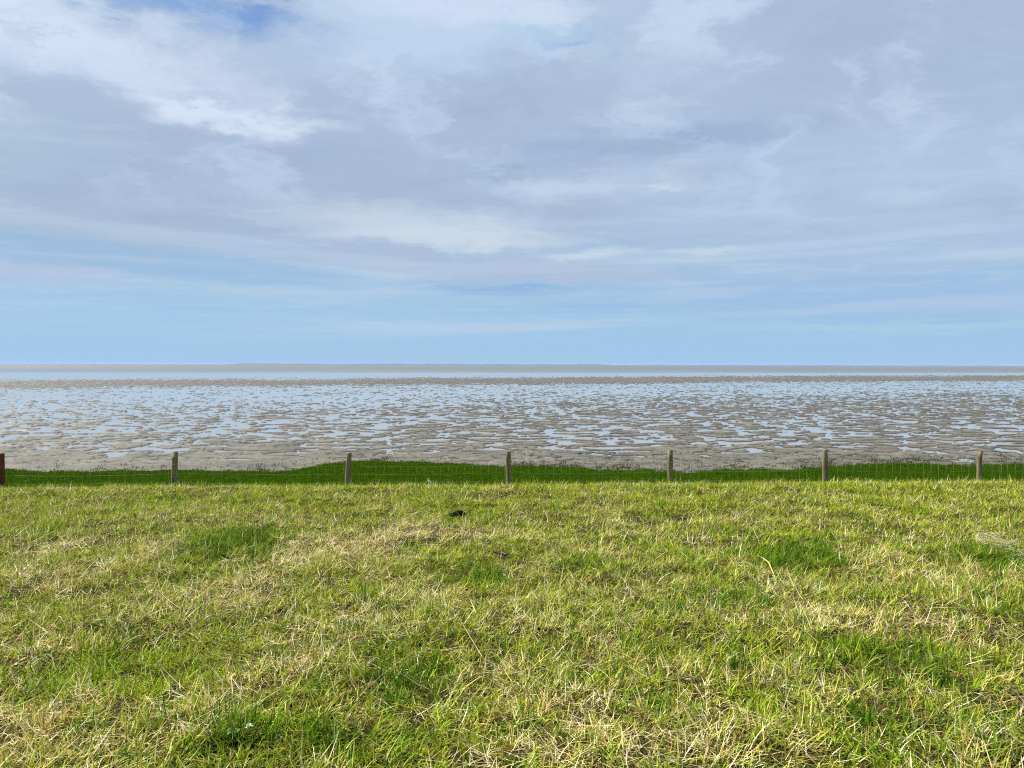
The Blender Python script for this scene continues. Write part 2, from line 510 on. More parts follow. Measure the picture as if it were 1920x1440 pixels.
# inshore the sea lies calm, farther out it is ruffled
nt = M_sea.node_tree; N, L, P = nt.nodes, nt.links, nt.nodes['Principled BSDF']
ge = N.new('ShaderNodeNewGeometry'); sp = N.new('ShaderNodeSeparateXYZ'); L.new(ge.outputs['Position'], sp.inputs[0])
nz = N.new('ShaderNodeTexNoise'); nz.inputs['Scale'].default_value = 0.012; nz.inputs['Detail'].default_value = 4; L.new(ge.outputs['Position'], nz.inputs['Vector'])
am = N.new('ShaderNodeMath'); am.operation = 'MULTIPLY_ADD'; L.new(nz.outputs[0], am.inputs[0]); am.inputs[1].default_value = 320; L.new(sp.outputs[1], am.inputs[2])
wr = N.new('ShaderNodeMapRange'); wr.interpolation_type = 'SMOOTHSTEP'; L.new(am.outputs[0], wr.inputs[0])
for k_, v_ in enumerate((500, 1100, 0.13, 0.62)): wr.inputs[k_ + 1].default_value = v_
L.new(wr.outputs[0], P.inputs['Roughness'])
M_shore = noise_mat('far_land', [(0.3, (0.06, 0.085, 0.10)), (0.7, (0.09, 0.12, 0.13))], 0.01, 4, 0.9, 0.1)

# ------------------------------------------------------------------ the bank, the marsh, the flats, the sea
xs = np.concatenate([[-1500, -400, -120, -60], np.linspace(-34, 34, 340), [60, 120, 400, 1500]])
ys = np.concatenate([[-60, -25, -10], np.linspace(-4, 16, 170), np.linspace(16.5, 48, 74)])
X, Y = np.meshgrid(xs, ys)

# seaward edge of the salt marsh, as distances read off along the shore
edge_px = [(-500, 872), (-200, 875), (0, 877), (40, 878), (80, 884), (110, 882), (160, 881), (320, 880), (500, 881), (540, 880), (600, 869),
           (650, 865), (700, 862), (760, 864), (850, 868), (900, 872), (940, 873), (990, 870), (1050, 873), (1090, 876),
           (1120, 880), (1200, 880), (1260, 881), (1295, 886), (1320, 882), (1345, 877), (1440, 880), (1500, 878), (1560, 872),
           (1640, 868), (1700, 866), (1750, 868), (1790, 872), (1840, 871), (1920, 868), (2200, 866), (2600, 868)]
ea, ed = [], []
for px, py in edge_px:
    d = ray(px, py - 4)
    k = (MARSH_Z + 0.12 - EYE) / d.z
    ea.append(math.atan(d.x)); ed.append(k)
ea, ed = np.array(ea), np.array(ed)


def marsh_edge(x, y):
    """how far (m) a point lies inside the marsh's seaward edge"""
    az = np.arctan2(x, y)
    rag = 0.55 * fbm(x / 1.1, y / 1.6, 3, 341) + 0.35 * fbm(x / 0.35, y / 0.6, 2, 345)
    return np.interp(az, ea, ed) + rag * (0.45 + 0.75 * sstep(-0.05, 0.1, az)) - y


Zb = G(X, Y)
ins = marsh_edge(X, Y)
Zb = np.where((Y > 24), np.minimum(Zb, MUD_Z - 0.12 + (Zb - MUD_Z + 0.12) * sstep(-0.9, 0.25, ins)), Zb)
kr = int(np.searchsorted(ys, 20.0))
tag(grid_obj('salt_marsh', X[kr:], Y[kr:], Zb[kr:], M_marsh), 'dark green strip of salt marsh between the bank and the mudflat', 'salt marsh', kind='structure')
bank = tag(grid_obj('ground', X[:kr + 1], Y[:kr + 1], Zb[:kr + 1], M_soil), 'grassy sea bank the photographer stands on', 'ground', kind='structure')

# mud flats: hummocks cut by pools and runnels
ang = np.linspace(R(-46), R(46), 1000)
rows = [25.0]
while rows[-1] < 540: rows.append(rows[-1] + max(0.16, rows[-1] / 430))
rows = np.array(rows)
A, D = np.meshgrid(ang, rows)
X, Y = D * np.tan(A), D


NSTD = 0.337


def mud_height(x, y):
    az = np.arctan2(x, y)
    wx = 0.5 * fbm(x / 3.5, y / 3.5, 2, 71); wy = 0.5 * fbm(x / 3.5, y / 3.5, 2, 75)
    n = fbm((x + wx) / 1.35, (y + wy) / 0.85, 4, 41, 0.5)
    nb = fbm((x + wx * 1.6) / 1.9, (y + wy * 1.6) / 1.15, 4, 45, 0.5)
    kb = sstep(90, 50, y) * 0.75 + 0.1
    n = (n * (1 - kb) + nb * kb) / np.sqrt((1 - kb) ** 2 + kb ** 2)
    n = n + 0.0
    n = n + 0.24 * fbm(x / 9, y / 9, 2, 51)
    n = n / NSTD
    Db = np.interp(az, [-0.75, -0.6, 0.0, 0.6, 0.75], [165, 175, 222, 300, 320]) * (1 + 0.09 * fbm(x / 45, y / 70, 3, 61))
    q = y / Db
    wf = np.interp(q, [0.10, 0.20, 0.26, 0.33, 0.42, 0.50, 0.60, 0.76, 0.84, 0.93, 1.10, 1.20, 1.35, 1.5],
                   [0.40, 0.55, 0.63, 0.71, 0.81, 0.92, 0.95, 0.94, 0.78, 0.52, 0.54, 0.84, 0.97, 0.998])
    near = np.interp(y, [36, 40, 43, 49, 60], [0.0, 0.10, 0.34, 0.54, 1.0])
    wf = np.where(y < 62, np.minimum(wf, near), wf)
    # quantile of a unit normal
    p = np.clip(wf, 0.003, 0.997)
    tq = np.sqrt(-2 * np.log(np.minimum(p, 1 - p)))
    thr = np.sign(p - 0.5) * (tq - (2.30753 + 0.27061 * tq) / (1 + 0.99229 * tq + 0.04481 * tq * tq))
    d = n - thr
    relief = np.interp(y, [30, 45, 60, 150, 300], [0.03, 0.055, 0.055, 0.06, 0.10])
    ch = np.abs(fbm((x + wx * 1.5 + 0.5 * y) / 2.6, (y + wy * 1.5) / 1.7, 3, 131))
    cw = np.interp(y, [36, 42, 50, 70, 120, 200], [0.0, 0.04, 0.10, 0.12, 0.12, 0.06])
    d = np.where(y < 36, d, np.minimum(d, (ch - cw) * 4.0 + 3.0 * (cw < 0.002)))
    h = relief * np.where(d > 0, np.tanh(d / 0.16), d * 1.5) + 0.006 * fbm(x / 0.6, y / 0.6, 2, 91) * (d > -0.1)
    h = h + 0.008 * np.clip(d, 0, 2)
    return np.clip(h, -0.25, 0.4)


Z = MUD_Z + mud_height(X, Y) + 0.05 * sstep(39, 32, Y)
tag(grid_obj('mudflat', X, Y, Z, M_mud), 'rippled grey mudflat with pools left by the tide', 'mudflat', kind='structure')

# sheet of shallow water lying between the hummocks, then the silty sea
sx = np.array([-9000, -3000, -900, -450, -300, -200, -100, 0, 100, 200, 300, 450, 900, 3000, 9000], float)
sea_y = np.interp(sx, [-450, 0, 450], [385, 440, 520])
X = np.stack([sx] * 3); Y = np.stack([np.full_like(sx, 24.0), np.full_like(sx, 200.0), sea_y])
tag(grid_obj('water', X, Y, np.full_like(X, MUD_Z), M_pool), 'still shallow water standing between the mud hummocks', 'water', kind='structure')
X = np.stack([sx, sx, sx * 1.3, sx * 1.33]); Y = np.stack([sea_y, np.full_like(sx, 1500.0), np.full_like(sx, 6000.0), np.full_like(sx, 12000.0)])
tag(grid_obj('sea', X, Y, np.full_like(X, MUD_Z + 0.004), M_sea), 'grey brown silty sea reaching to the horizon', 'sea', kind='structure')

# the air over the flats: thin sea haze that blues the far shore
bm_x, bm_y0, bm_y1, bm_z0, bm_z1 = 12200, -200, 12200, MUD_Z - 1.5, MUD_Z + 15
hv = [(a, b_, c_) for c_ in (bm_z0, bm_z1) for b_ in (bm_y0, bm_y1) for a in (-bm_x, bm_x)]
M_haze = bpy.data.materials.new('haze'); M_haze.use_nodes = True
nt = M_haze.node_tree; nt.nodes.clear()
pv = nt.nodes.new('ShaderNodeVolumePrincipled'); pv.inputs['Density'].default_value = 4.5e-5; pv.inputs['Color'].default_value = (0.40, 0.60, 0.95, 1)
mo = nt.nodes.new('ShaderNodeOutputMaterial'); nt.links.new(pv.outputs[0], mo.inputs['Volume'])
tag(mesh_obj('haze', hv, [0, 2, 3, 1, 4, 5, 7, 6, 0, 1, 5, 4, 2, 6, 7, 3, 0, 4, 6, 2, 1, 3, 7, 5], [4] * 6, M_haze), 'thin blue haze hanging over the flats and the sea', 'haze', kind='stuff')

# low far shore: a wooded line of land with depth
def shore(name, px0, px1, Yd, hmax, seed, label):
    n = 160
    x0, x1 = (px0 - 960) / F * Yd, (px1 - 960) / F * Yd
    xx = np.linspace(x0, x1, n)
    env = sstep(0, 0.06, np.linspace(0, 1, n)) * sstep(1, 0.94, np.linspace(0, 1, n))
    hh = hmax * env * np.clip(0.72 + 0.4 * fbm(xx / 420, xx * 0 + seed, 3, seed) + 0.14 * fbm(xx / 60, xx * 0, 2, seed + 5), 0.12, 1.4)
    prof = [(0, 0.0), (30, 0.75), (120, 1.0), (500, 0.8), (900, 0.0)]
    X = np.stack([xx * (1 + p / Yd) for p, _ in prof]); Y = np.stack([np.full(n, Yd + p) for p, _ in prof])
    Z = np.stack([MUD_Z - 0.5 * (k == 0) + hh * k for _, k in prof])
    return tag(grid_obj(name, X, Y, Z, M_shore, False), label, 'far shore', kind='structure')


shore('far_shore', 412, 1165, 6400, 11, 3, 'low hazy blue line of far shore left of centre on the horizon')
shore('far_shore', 1150, 2300, 7600, 8, 9, 'fainter low line of far shore along the right of the horizon')

# ------------------------------------------------------------------ grass
def blades(base, az, lean, curl, length, width, colr, segs=3, twist=None):
    """vertices, face loops and loop counts for a field of curved tapering blades"""
    n = len(base)
    hx, hy = np.cos(az), np.sin(az)
    tw = rng.uniform(-0.9, 0.9, n) if twist is None else twist
    sxv, syv = -np.sin(az + tw), np.cos(az + tw)
    prof = {3: (1.0, 0.9, 0.6), 2: (1.0, 0.75)}[segs]
    V = np.zeros((n, 2 * segs + 1, 3), np.float32)
    p = base.astype(np.float64).copy()
    for k in range(segs + 1):
        if k < segs:
            w = width * prof[k] * 0.5
            V[:, 2 * k, 0] = p[:, 0] - sxv * w; V[:, 2 * k, 1] = p[:, 1] - syv * w; V[:, 2 * k, 2] = p[:, 2]
            V[:, 2 * k + 1, 0] = p[:, 0] + sxv * w; V[:, 2 * k + 1, 1] = p[:, 1] + syv * w; V[:, 2 * k + 1, 2] = p[:, 2]
            th = lean + curl * (k + 0.5) / segs
            st = length / segs
            p[:, 0] += hx * np.sin(th) * st; p[:, 1] += hy * np.sin(th) * st; p[:, 2] += np.cos(th) * st
        else:
            V[:, 2 * k, :] = p
    nv = 2 * segs + 1
    pat, tot = [], []
    for k in range(segs - 1):
        pat += [2 * k, 2 * k + 1, 2 * k + 3, 2 * k + 2]; tot.append(4)
    pat += [2 * segs - 2, 2 * segs - 1, 2 * segs]; tot.append(3)
    F_ = (np.arange(n)[:, None] * nv + np.array(pat)[None, :]).ravel()
    T_ = np.tile(np.array(tot, np.int32), n)
    C_ = np.repeat(colr, nv, axis=0)
    return V.reshape(-1, 3), F_, T_, C_


def join(parts):
    off, V, Fx, T, C = 0, [], [], [], []
    for v, f, t, c in parts:
        V.append(v); Fx.append(f + off); T.append(t); C.append(c); off += len(v)
    return np.concatenate(V), np.concatenate(Fx), np.concatenate(T), np.concatenate(C)


# patches seen in the turf: (px, py, half width, half height in px, amount)
DRY = [(960, 985, 70, 14, .5), (700, 1015, 170, 30, .55), (120, 1025, 90, 25, .5), (330, 1022, 40, 12, .4), (180, 1075, 130, 25, .35),
       (330, 1130, 90, 22, .5), (470, 1100, 60, 25, .5), (60, 1390, 130, 80, .45), (30, 1240, 60, 40, .5), (215, 1400, 80, 40, .5), (1000, 1420, 140, 50, .7),
       (1000, 1330, 150, 40, .5), (1150, 1390, 80, 30, .45), (740, 1110, 90, 25, .3), (1640, 1045, 60, 20, .6), (1720, 1160, 120, 30, .6),
       (1610, 1180, 40, 25, .5), (1330, 1290, 70, 50, .5), (1380, 1405, 60, 40, .7), (1530, 1410, 70, 40, .65), (1440, 1350, 60, 30, .45),
       (1550, 1330, 50, 30, .4), (1800, 1060, 50, 20, .5), (1280, 1090, 60, 20, .4), (1020, 1190, 90, 20, .45), (600, 1030, 120, 30, .45),
       (860, 1000, 60, 12, .4), (550, 1250, 70, 30, .35), (1840, 1280, 60, 30, .4), (1450, 1110, 70, 15, .5), (1180, 1130, 60, 20, .35)]
LUSH = [(450, 1012, 80, 24, 1.), (60, 1000, 70, 14, .4), (940, 990, 60, 10, .5), (1490, 1045, 90, 22, 1.), (1860, 1050, 90, 30, .9), (1330, 1085, 50, 20, .5),
        (880, 1085, 60, 25, .55), (1110, 1055, 45, 18, .7), (760, 1270, 110, 40, .7), (1640, 1240, 120, 45, .8), (220, 1250, 60, 30, .5), (870, 1205, 70, 25, .3),
        (1370, 1130, 70, 25, .6), (1140, 1290, 50, 40, .5), (720, 1400, 90, 30, .4), (1870, 1400, 60, 40, .6), (450, 1370, 50, 30, .7), (1560, 1020, 50, 14, .5),
        (860, 974, 25, 7, .8), (1700, 1350, 100, 40, .4), (100, 1290, 40, 25, .5), (560, 1400, 60, 30, .3), (1010, 1250, 100, 40, .3), (620, 1260, 40, 20, .4)]


def patch_list(L_):
    o = []
    for px, py, w, h, a in L_:
        c = ground_at(px, py); l = ground_at(px - w, py); u = ground_at(px, py - h); dn = ground_at(px, min(py + h, 1500))
        o.append((c[0], c[1], max(0.06, c[0] - l[0]), max(0.08, (u[1] - dn[1]) / 2), a))
    return o


DRYP, LUSHP = patch_list(DRY), patch_list(LUSH)


def fields(x, y):
    wx, wy = 0.18 * fbm(x / 0.5, y / 0.5, 2, 201), 0.18 * fbm(x / 0.5, y / 0.5, 2, 205)
    dry = 0.42 - 0.12 * sstep(8, 11, y) + 0.33 * fbm(x / 0.8, y / 0.95, 3, 211) + 0.10 * fbm(x / 0.16, y / 0.16, 2, 215)
    lush = 0.10 + 0.32 * fbm(x / 0.55, y / 0.6, 3, 221)
    rag = fbm(x / 0.16, y / 0.2, 3, 227)
    brk = np.clip(0.62 + 0.5 * fbm(x / 0.13, y / 0.15, 2, 225), 0, 1.1)
    for cx, cy, rx, ry, a in DRYP:
        g = np.exp(-(((x + wx - cx) / rx) ** 2 + ((y + wy - cy) / ry) ** 2))
        dry = dry + a * 0.6 * g; lush = lush - 0.4 * a * g
    for cx, cy, rx, ry, a in LUSHP:
        g = np.exp(-(((x + wx * .7 - cx) / rx / 1.2) ** 2 + ((y + wy * .7 - cy) / ry / 1.2) ** 2))
        m_ = sstep(0.16, 0.95, g + 0.42 * rag) * min(a, 1.0) * (1.0 if a > 0.85 else 0.75)
        lush = lush + m_ * brk; dry = dry - 0.7 * m_
    return np.clip(dry, 0.04, 0.95), np.clip(lush, 0, 1)


def scatter(y0, y1, dens, margin=1.6):
    """points over the part of the bank seen between two distances, half of them gathered in tufts"""
    half = lambda y: y * 0.74 + margin
    xm = half(y1)
    area = (y1 - y0) * 2 * xm
    n = int(area * dens)
    nt_ = int(n * 0.70)
    cx, cy = rng.uniform(-xm, xm, nt_ // 9 + 1), rng.uniform(y0, y1, nt_ // 9 + 1)
    k = rng.integers(0, len(cx), nt_)
    rr, ra = np.abs(rng.normal(0, 0.022, nt_)), rng.uniform(0, 2 * np.pi, nt_)
    x = np.concatenate([cx[k] + rr * np.cos(ra), rng.uniform(-xm, xm, n - nt_)])
    y = np.concatenate([cy[k] + rr * np.sin(ra), rng.uniform(y0, y1, n - nt_)])
    az = np.concatenate([ra + rng.normal(0, 0.5, nt_), rng.uniform(0, 2 * np.pi, n - nt_)])
    keep = np.abs(x) < half(y)
    return x[keep], y[keep], az[keep]


C_YG = np.array([0.415, 0.470, 0.018]); C_GR = np.array([0.140, 0.295, 0.008]); C_DEEP = np.array([0.024, 0.084, 0.006])
C_ST = np.array([0.64, 0.49, 0.19]); C_PALE = np.array([0.86, 0.78, 0.49]); C_BR = np.array([0.30, 0.175, 0.06]); C_OL = np.array([0.17, 0.165, 0.025])


def grass_band(y0, y1, dens, wscale, segs):
    x, y, az = scatter(y0, y1, dens)
    gap = fbm(x / 0.17, y / 0.19, 3, 251) + 0.5 * fbm(x / 0.9, y / 0.9, 2, 255)      # thin places where the dark soil shows
    k = (gap > -0.42) | (rng.uniform(0, 1, len(x)) < 0.30)
    x, y, az = x[k], y[k], az[k]
    n = len(x)
    dry, lush = fields(x, y)
    u = rng.uniform(0, 1, n)
    straw = u < dry
    far = sstep(5.5, 11.5, y)
    jit = rng.normal(0, 1, n)
    # live blades
    g = np.clip(lush + rng.normal(0, 0.18, n), 0, 1)[:, None]
    m = (rng.uniform(0, 1, n) ** (1 + 1.2 * far))[:, None]
    live = C_YG * (1 - m) + C_GR * m
    live = live * (1 - sstep(0.1, 0.55, g)) + (C_GR * 0.45 + C_DEEP * 0.55) * sstep(0.1, 0.55, g)
    live = live * (1 - sstep(0.6, 1.0, g) * 0.6) + C_DEEP * sstep(0.6, 1.0, g) * 0.6
    old = (rng.uniform(0, 1, n) < 0.28)[:, None]
    live = np.where(old, live * 0.35 + C_OL * 0.75, live)
    # dead blades
    v = rng.uniform(0, 1, n)[:, None]
    dead = np.where(v < 0.48, C_ST, np.where(v < 0.76, C_PALE, C_BR)) * (1 + 0.12 * rng.normal(0, 1, (n, 1)))
    dead = np.where((rng.uniform(0, 1, n) < 0.25)[:, None], dead * 0.5 + C_YG * 0.6, dead)
    colr = np.where(straw[:, None], dead, live) * np.clip(1 + 0.16 * jit[:, None], 0.5, 1.6)
    lean = np.where(straw, np.clip(rng.normal(1.05, 0.40, n), 0.05, 1.65), np.clip(rng.normal(0.52, 0.32, n), 0, 1.3))
    curl = np.where(straw, rng.normal(0.25, 0.85, n), rng.normal(0.85, 0.7, n))
    length = np.where(straw, rng.lognormal(math.log(0.070), 0.45, n), rng.lognormal(math.log(0.061), 0.33, n)) * (1 + 0.85 * lush)
    length = np.clip(length * (1 + 0.45 * fbm(x / 0.22, y / 0.22, 3, 231)), 0.02, 0.21)
    width = np.where(straw, rng.uniform(0.0024, 0.0058, n), rng.uniform(0.0034, 0.0070, n)) * wscale
    fld = 2 * np.pi * fbm(x / 0.35, y / 0.35, 2, 241)
    az = np.where(rng.uniform(0, 1, n) < 0.5, fld + rng.normal(0, 0.55, n), az)
    z = G(x, y) - 0.004
    return blades(np.stack([x, y, z], 1), az, lean, curl, length, width, np.clip(colr, 0.004, 0.85), segs)


def thatch(y0, y1, dens, wscale):
    """short dead bits lying in the bottom of the sward"""
    x, y, az = scatter(y0, y1, dens)
    n = len(x)
    az = rng.uniform(0, 2 * np.pi, n)
    dry, lush = fields(x, y)
    v = rng.uniform(0, 1, n)[:, None]
    colr = np.where(v < 0.30, C_BR * 0.45, np.where(v < 0.84, C_OL * 0.8, C_ST * 0.5)) * (0.75 + 0.5 * rng.uniform(0, 1, (n, 1)))
    colr = colr * (1 - 0.6 * lush[:, None]) + C_DEEP * 0.6 * lush[:, None]
    z = G(x, y) + rng.uniform(0.0, 0.016, n)
    return blades(np.stack([x, y, z], 1), az, rng.normal(1.5, 0.16, n), rng.normal(0, 0.3, n), rng.uniform(0.02, 0.07, n),
                  rng.uniform(0.002, 0.004, n) * wscale, colr, 2)


def long_straw(y0, y1, dens):
    """single long dead stems lying over the turf, thicker in the dry patches"""
    x, y, az = scatter(y0, y1, dens)
    dry, lush = fields(x, y)
    k = rng.uniform(0, 1, len(x)) < (dry * 1.3) ** 2
    x, y = x[k], y[k]
    n = len(x)
    az = rng.uniform(0, 2 * np.pi, n)
    v = rng.uniform(0, 1, n)[:, None]
    colr = (C_PALE * v + C_ST * (1 - v)) * (0.8 + 0.4 * rng.uniform(0, 1, (n, 1)))
    z = G(x, y) + rng.uniform(0.012, 0.05, n)
    return blades(np.stack([x, y, z], 1), az, np.clip(rng.normal(1.42, 0.22, n), 0.6, 1.75), rng.normal(0.1, 0.4, n), rng.lognormal(math.log(0.11), 0.45, n),
                  rng.uniform(0.0018, 0.0036, n) * np.clip(y / 5, 1, 1.8), colr, 3)


parts = [grass_band(2.2, 4.6, 5400, 1.2, 3), grass_band(4.6, 7.5, 4500, 1.2, 3), grass_band(7.5, 11, 2900, 1.35, 2), grass_band(11, 15.0, 2200, 1.6, 2),
         thatch(2.2, 4.6, 3000, 1.4), thatch(4.6, 7.5, 2400, 1.5), thatch(7.5, 13, 900, 2.2),
         long_straw(2.2, 5, 420), long_straw(5, 8, 260), long_straw(8, 13, 90)]
v, f, t, c = join(parts)
tag(mesh_obj('grass', v, f, t, M_blade, col=c), 'patchy short green and straw coloured grass covering the bank', 'grass', kind='stuff')
print('grass verts', len(v))

# salt marsh sward below the fence
n = 270000
x = rng.uniform(-36, 36, n); y = rng.uniform(27.5, 44, n)
k = (marsh_edge(x, y) > -0.1 + 0.25 * fbm(x / 0.8, y / 0.8, 2, 301)) & (np.abs(x) < y * 0.78 + 2)
x, y = x[k], y[k]; n = len(x)
cc = np.array([0.024, 0.068, 0.0005]); c2 = np.array([0.042, 0.086, 0.001])
mm_ = np.clip(0.5 + 0.5 * fbm(x / 2.5, y / 1.5, 3, 311) + rng.normal(0, 0.2, n), 0, 1)[:, None]
edge = sstep(1.3, -0.1, marsh_edge(x, y))[:, None] * rng.uniform(0.2, 1, (n, 1))      # browner plants fringe the mud
colr = ((cc * (1 - mm_) + c2 * mm_) * (1 - edge) + np.array([0.050, 0.062, 0.010]) * edge) * (1 + 0.08 * rng.normal(0, 1, (n, 1)))
me_ = marsh_edge(x, y)
mp_ = blades(np.stack([x, y, G(x, y) - 0.02], 1), rng.uniform(0, 6.28, n), np.abs(rng.normal(0.3, 0.25, n)), rng.normal(0.5, 0.3, n),
             rng.uniform(0.06, 0.14, n) * np.clip(0.6 + me_ * 0.3, 0.5, 1), rng.uniform(0.010, 0.024, n), np.clip(colr, 0.002, 1), 2)
v, f, t, c = mp_
tag(mesh_obj('marsh_grass', v, f, t, M_marsh_blade, col=c), 'dark green salt marsh grass below the fence at the edge of the mud', 'marsh grass', kind='stuff')

# pioneer plants dotted over the mud beyond the marsh edge
cxn = 4200
cx = rng.uniform(-40, 40, cxn); cd = np.abs(rng.exponential(2.4, cxn)); ca = rng.uniform(-0.74, 0.74, cxn)
cy = np.interp(ca, ea, ed) + cd - 0.3
cx = np.tan(ca) * cy
dens = 0.34 + 0.50 * sstep(-0.02, 0.12, ca) + 0.55 * fbm(cx / 2.0, cy / 3.0, 3, 321) - 0.06 * cd
k = rng.uniform(0, 1, cxn) < dens
cx, cy = cx[k], cy[k]
per = 9
bx = np.repeat(cx, per) + rng.normal(0, 0.10, len(cx) * per); by = np.repeat(cy, per) + rng.normal(0, 0.10, len(cx) * per)
n = len(bx)
ch = np.repeat(rng.uniform(0.5, 1.25, len(cx)), per)
mv = np.repeat(rng.uniform(0, 1, (len(cx), 1)), per, axis=0)
colr = np.array([0.024, 0.032, 0.008]) * (1 - mv) + np.array([0.055, 0.068, 0.018]) * mv
mp_ = blades(np.stack([bx, by, MUD_Z + mud_height(bx, by) + 0.02], 1), rng.uniform(0, 6.28, n), np.abs(rng.normal(0.5, 0.3, n)), rng.normal(0.4, 0.4, n),
             rng.uniform(0.07, 0.19, n) * ch, rng.uniform(0.012, 0.028, n), colr, 2)
v, f, t, c = mp_
tag(mesh_obj('mud_plants', v, f, t, M_marsh_blade, col=c), 'small dark pioneer plants speckled over the mud beyond the marsh edge', 'marsh plants', kind='stuff')

# ------------------------------------------------------------------ the fence
POSTS = [(2, 851, 1.08, 0.0, 'rusty red brown end post of the fence at the left edge'), (328, 848, 1.0, 1.5, None), (655, 850, 0.94, 4.0, 'post leaning to the right'),
         (953, 847, 0.94, -0.6, None), (1257, 845, 0.95, -0.4, None), (1547, 844, 0.90, -0.8, None), (1837, 846, 0.90, 0.6, None)]
fence = empty('fence', (0, 14.0, float(G(0, 14.0))))
tag(fence, 'weathered round wooden posts carrying wire sheep netting along the bank edge', 'fence')
bpy.context.view_layer.update()
inv = fence.matrix_world.inverted()
tops = []
for i, (px, py, wsc, lean, lab) in enumerate(POSTS):
    u = (px - 960) / F
    Yp = 14.0 / (1 - 0.055 * u)
    tx, ty, tz = at_y(px, py, Yp)
    gz = float(G(tx, ty))
    hgt = tz - gz + 0.25
    rad = 0.053 * wsc
    mb = MB()
    rs = np.random.default_rng(50 + i)
    lv = Vector((math.tan(R(lean)), 0, 1))
    npt = 9
    pts, rr = [], []
    for k in range(npt):
        h = -hgt + hgt * k / (npt - 1)
        pts.append((tx + lv.x * h + rs.normal(0, 0.0012), ty + rs.normal(0, 0.0012), tz + h)); rr.append(rad * (1.07 - 0.09 * k / (npt - 1)) * (1 + rs.normal(0, 0.012)))
    pts.append((tx, ty, tz + 0.006)); rr.append(rad * 0.86)
    mb.tube(pts, rr, 14)
    mat = M_wood_red if i == 0 else M_wood
    po = mb.build('post', mat, fence); po.matrix_parent_inverse = inv
    if lab: po['label'] = lab
    cap = MB(); cap.tube([(tx, ty, tz + 0.0065), (tx, ty, tz + 0.010)], [rad * 0.84, rad * 0.78], 14)
    co = cap.build('end_grain', mat if i == 0 else M_moss, po)
    tops.append((tx, ty, tz, lv, rad))

# netting: strands and stays, nailed to the face towards the field
mb = MB()
drops = [0.065, 0.225, 0.385, 0.545, 0.70]
ext = [(tops[0][0] - 3.1, tops[0][1] - 0.17, tops[0][2] + 0.0, tops[0][3], tops[0][4])] + tops + [(tops[-1][0] + 3.1, tops[-1][1] + 0.17, tops[-1][2] + 0.02, tops[-1][3], tops[-1][4])]


def strand_pt(q, j, s):
    a, b = ext[q], ext[q + 1]
    pa = Vector((a[0] - a[3].x * drops[j], a[1] - a[4] - 0.004, a[2] - drops[j])); pb = Vector((b[0] - b[3].x * drops[j], b[1] - b[4] - 0.004, b[2] - drops[j]))
    p = pa.lerp(pb, s)
    sag = (0.012 + 0.006 * ((q * 7 + j * 3) % 5)) * 4 * s * (1 - s)
    return p + Vector((0, 0.01 * math.sin(q * 2.1 + 9 * s), -sag))


for q in range(len(ext) - 1):
    for j in range(len(drops)):
        mb.tube([strand_pt(q, j, k / 8) for k in range(9)], 0.0015 if j != 1 else 0.0018, 5)
    ns = 20
    for k in range(ns):
        s = (k + 0.5) / ns
        mb.tube([strand_pt(q, 1, s + 0.002 * math.sin(k * 3 + q)), strand_pt(q, 2, s), strand_pt(q, 3, s), strand_pt(q, 4, s)], 0.0011, 5)
wire = mb.build('wire_netting', M_wire, fence)
wire.matrix_parent_inverse = inv

# ------------------------------------------------------------------ small things in the grass
def clod(name, px, py, w, h, label, cat, mat, seed, tilt=0.0):
    x, y, z = ground_at(px, py)
    k = y / F
    root = MB()
    rw, rh = w * k / 2, h * k
    rr = np.random.default_rng(seed)
    root.blob((rw * 0.25, 0, rh * 0.50), rw * 0.72, rw * 0.5, rh * 0.62, 14, 9, 0.10, seed)
    root.blob((-rw * 0.62, -0.01, rh * 0.26), rw * 0.42, rw * 0.34, rh * 0.36, 12, 8, 0.12, seed + 1)
    root.blob((rw * 0.7, -0.02, rh * 0.45), rw * 0.36, rw * 0.3, rh * 0.42, 12, 8, 0.12, seed + 2)
    o = root.build(name, mat)
    o.location = (x, y, z + 0.042)
    return tag(o, label, cat)


clod('dark_clod', 857, 974, 30, 10, 'dark dung clod lying in the grass below the gap between middle posts', 'dung', M_dung_hole, 3)
# a thin dark sliver of debris
x, y, z = ground_at(942, 1047)
mb = MB(); k = y / F
mb.tube([(-16 * k, 0.02, 0.055), (-9 * k, 0, 0.05), (-2 * k, -0.01, 0.03), (6 * k, -0.01, 0.022), (14 * k, 0.0, 0.036)], [0.008, 0.016, 0.014, 0.015, 0.006], 8, True, 0.6)
o = mb.build('debris', M_bark); o.location = (x, y, z + 0.01)
tag(o, 'thin dark bent sliver of debris lying in turf below the dung clod', 'debris')
x, y, z = ground_at(915, 1094)  # black lump added in place of a dark hole in the turf
mb = MB(); mb.blob((0, 0, 0.02), 0.024, 0.02, 0.018, 10, 7, 0.15, 5); mb.blob((0.022, 0.004, 0.016), 0.016, 0.014, 0.014, 9, 6, 0.15, 6)
o = mb.build('dark_clod', M_dung_hole); o.location = (x, y, z + 0.018)
tag(o, 'tiny black lump standing in for a dark hole between green blades below the dark sliver of debris', 'dung')

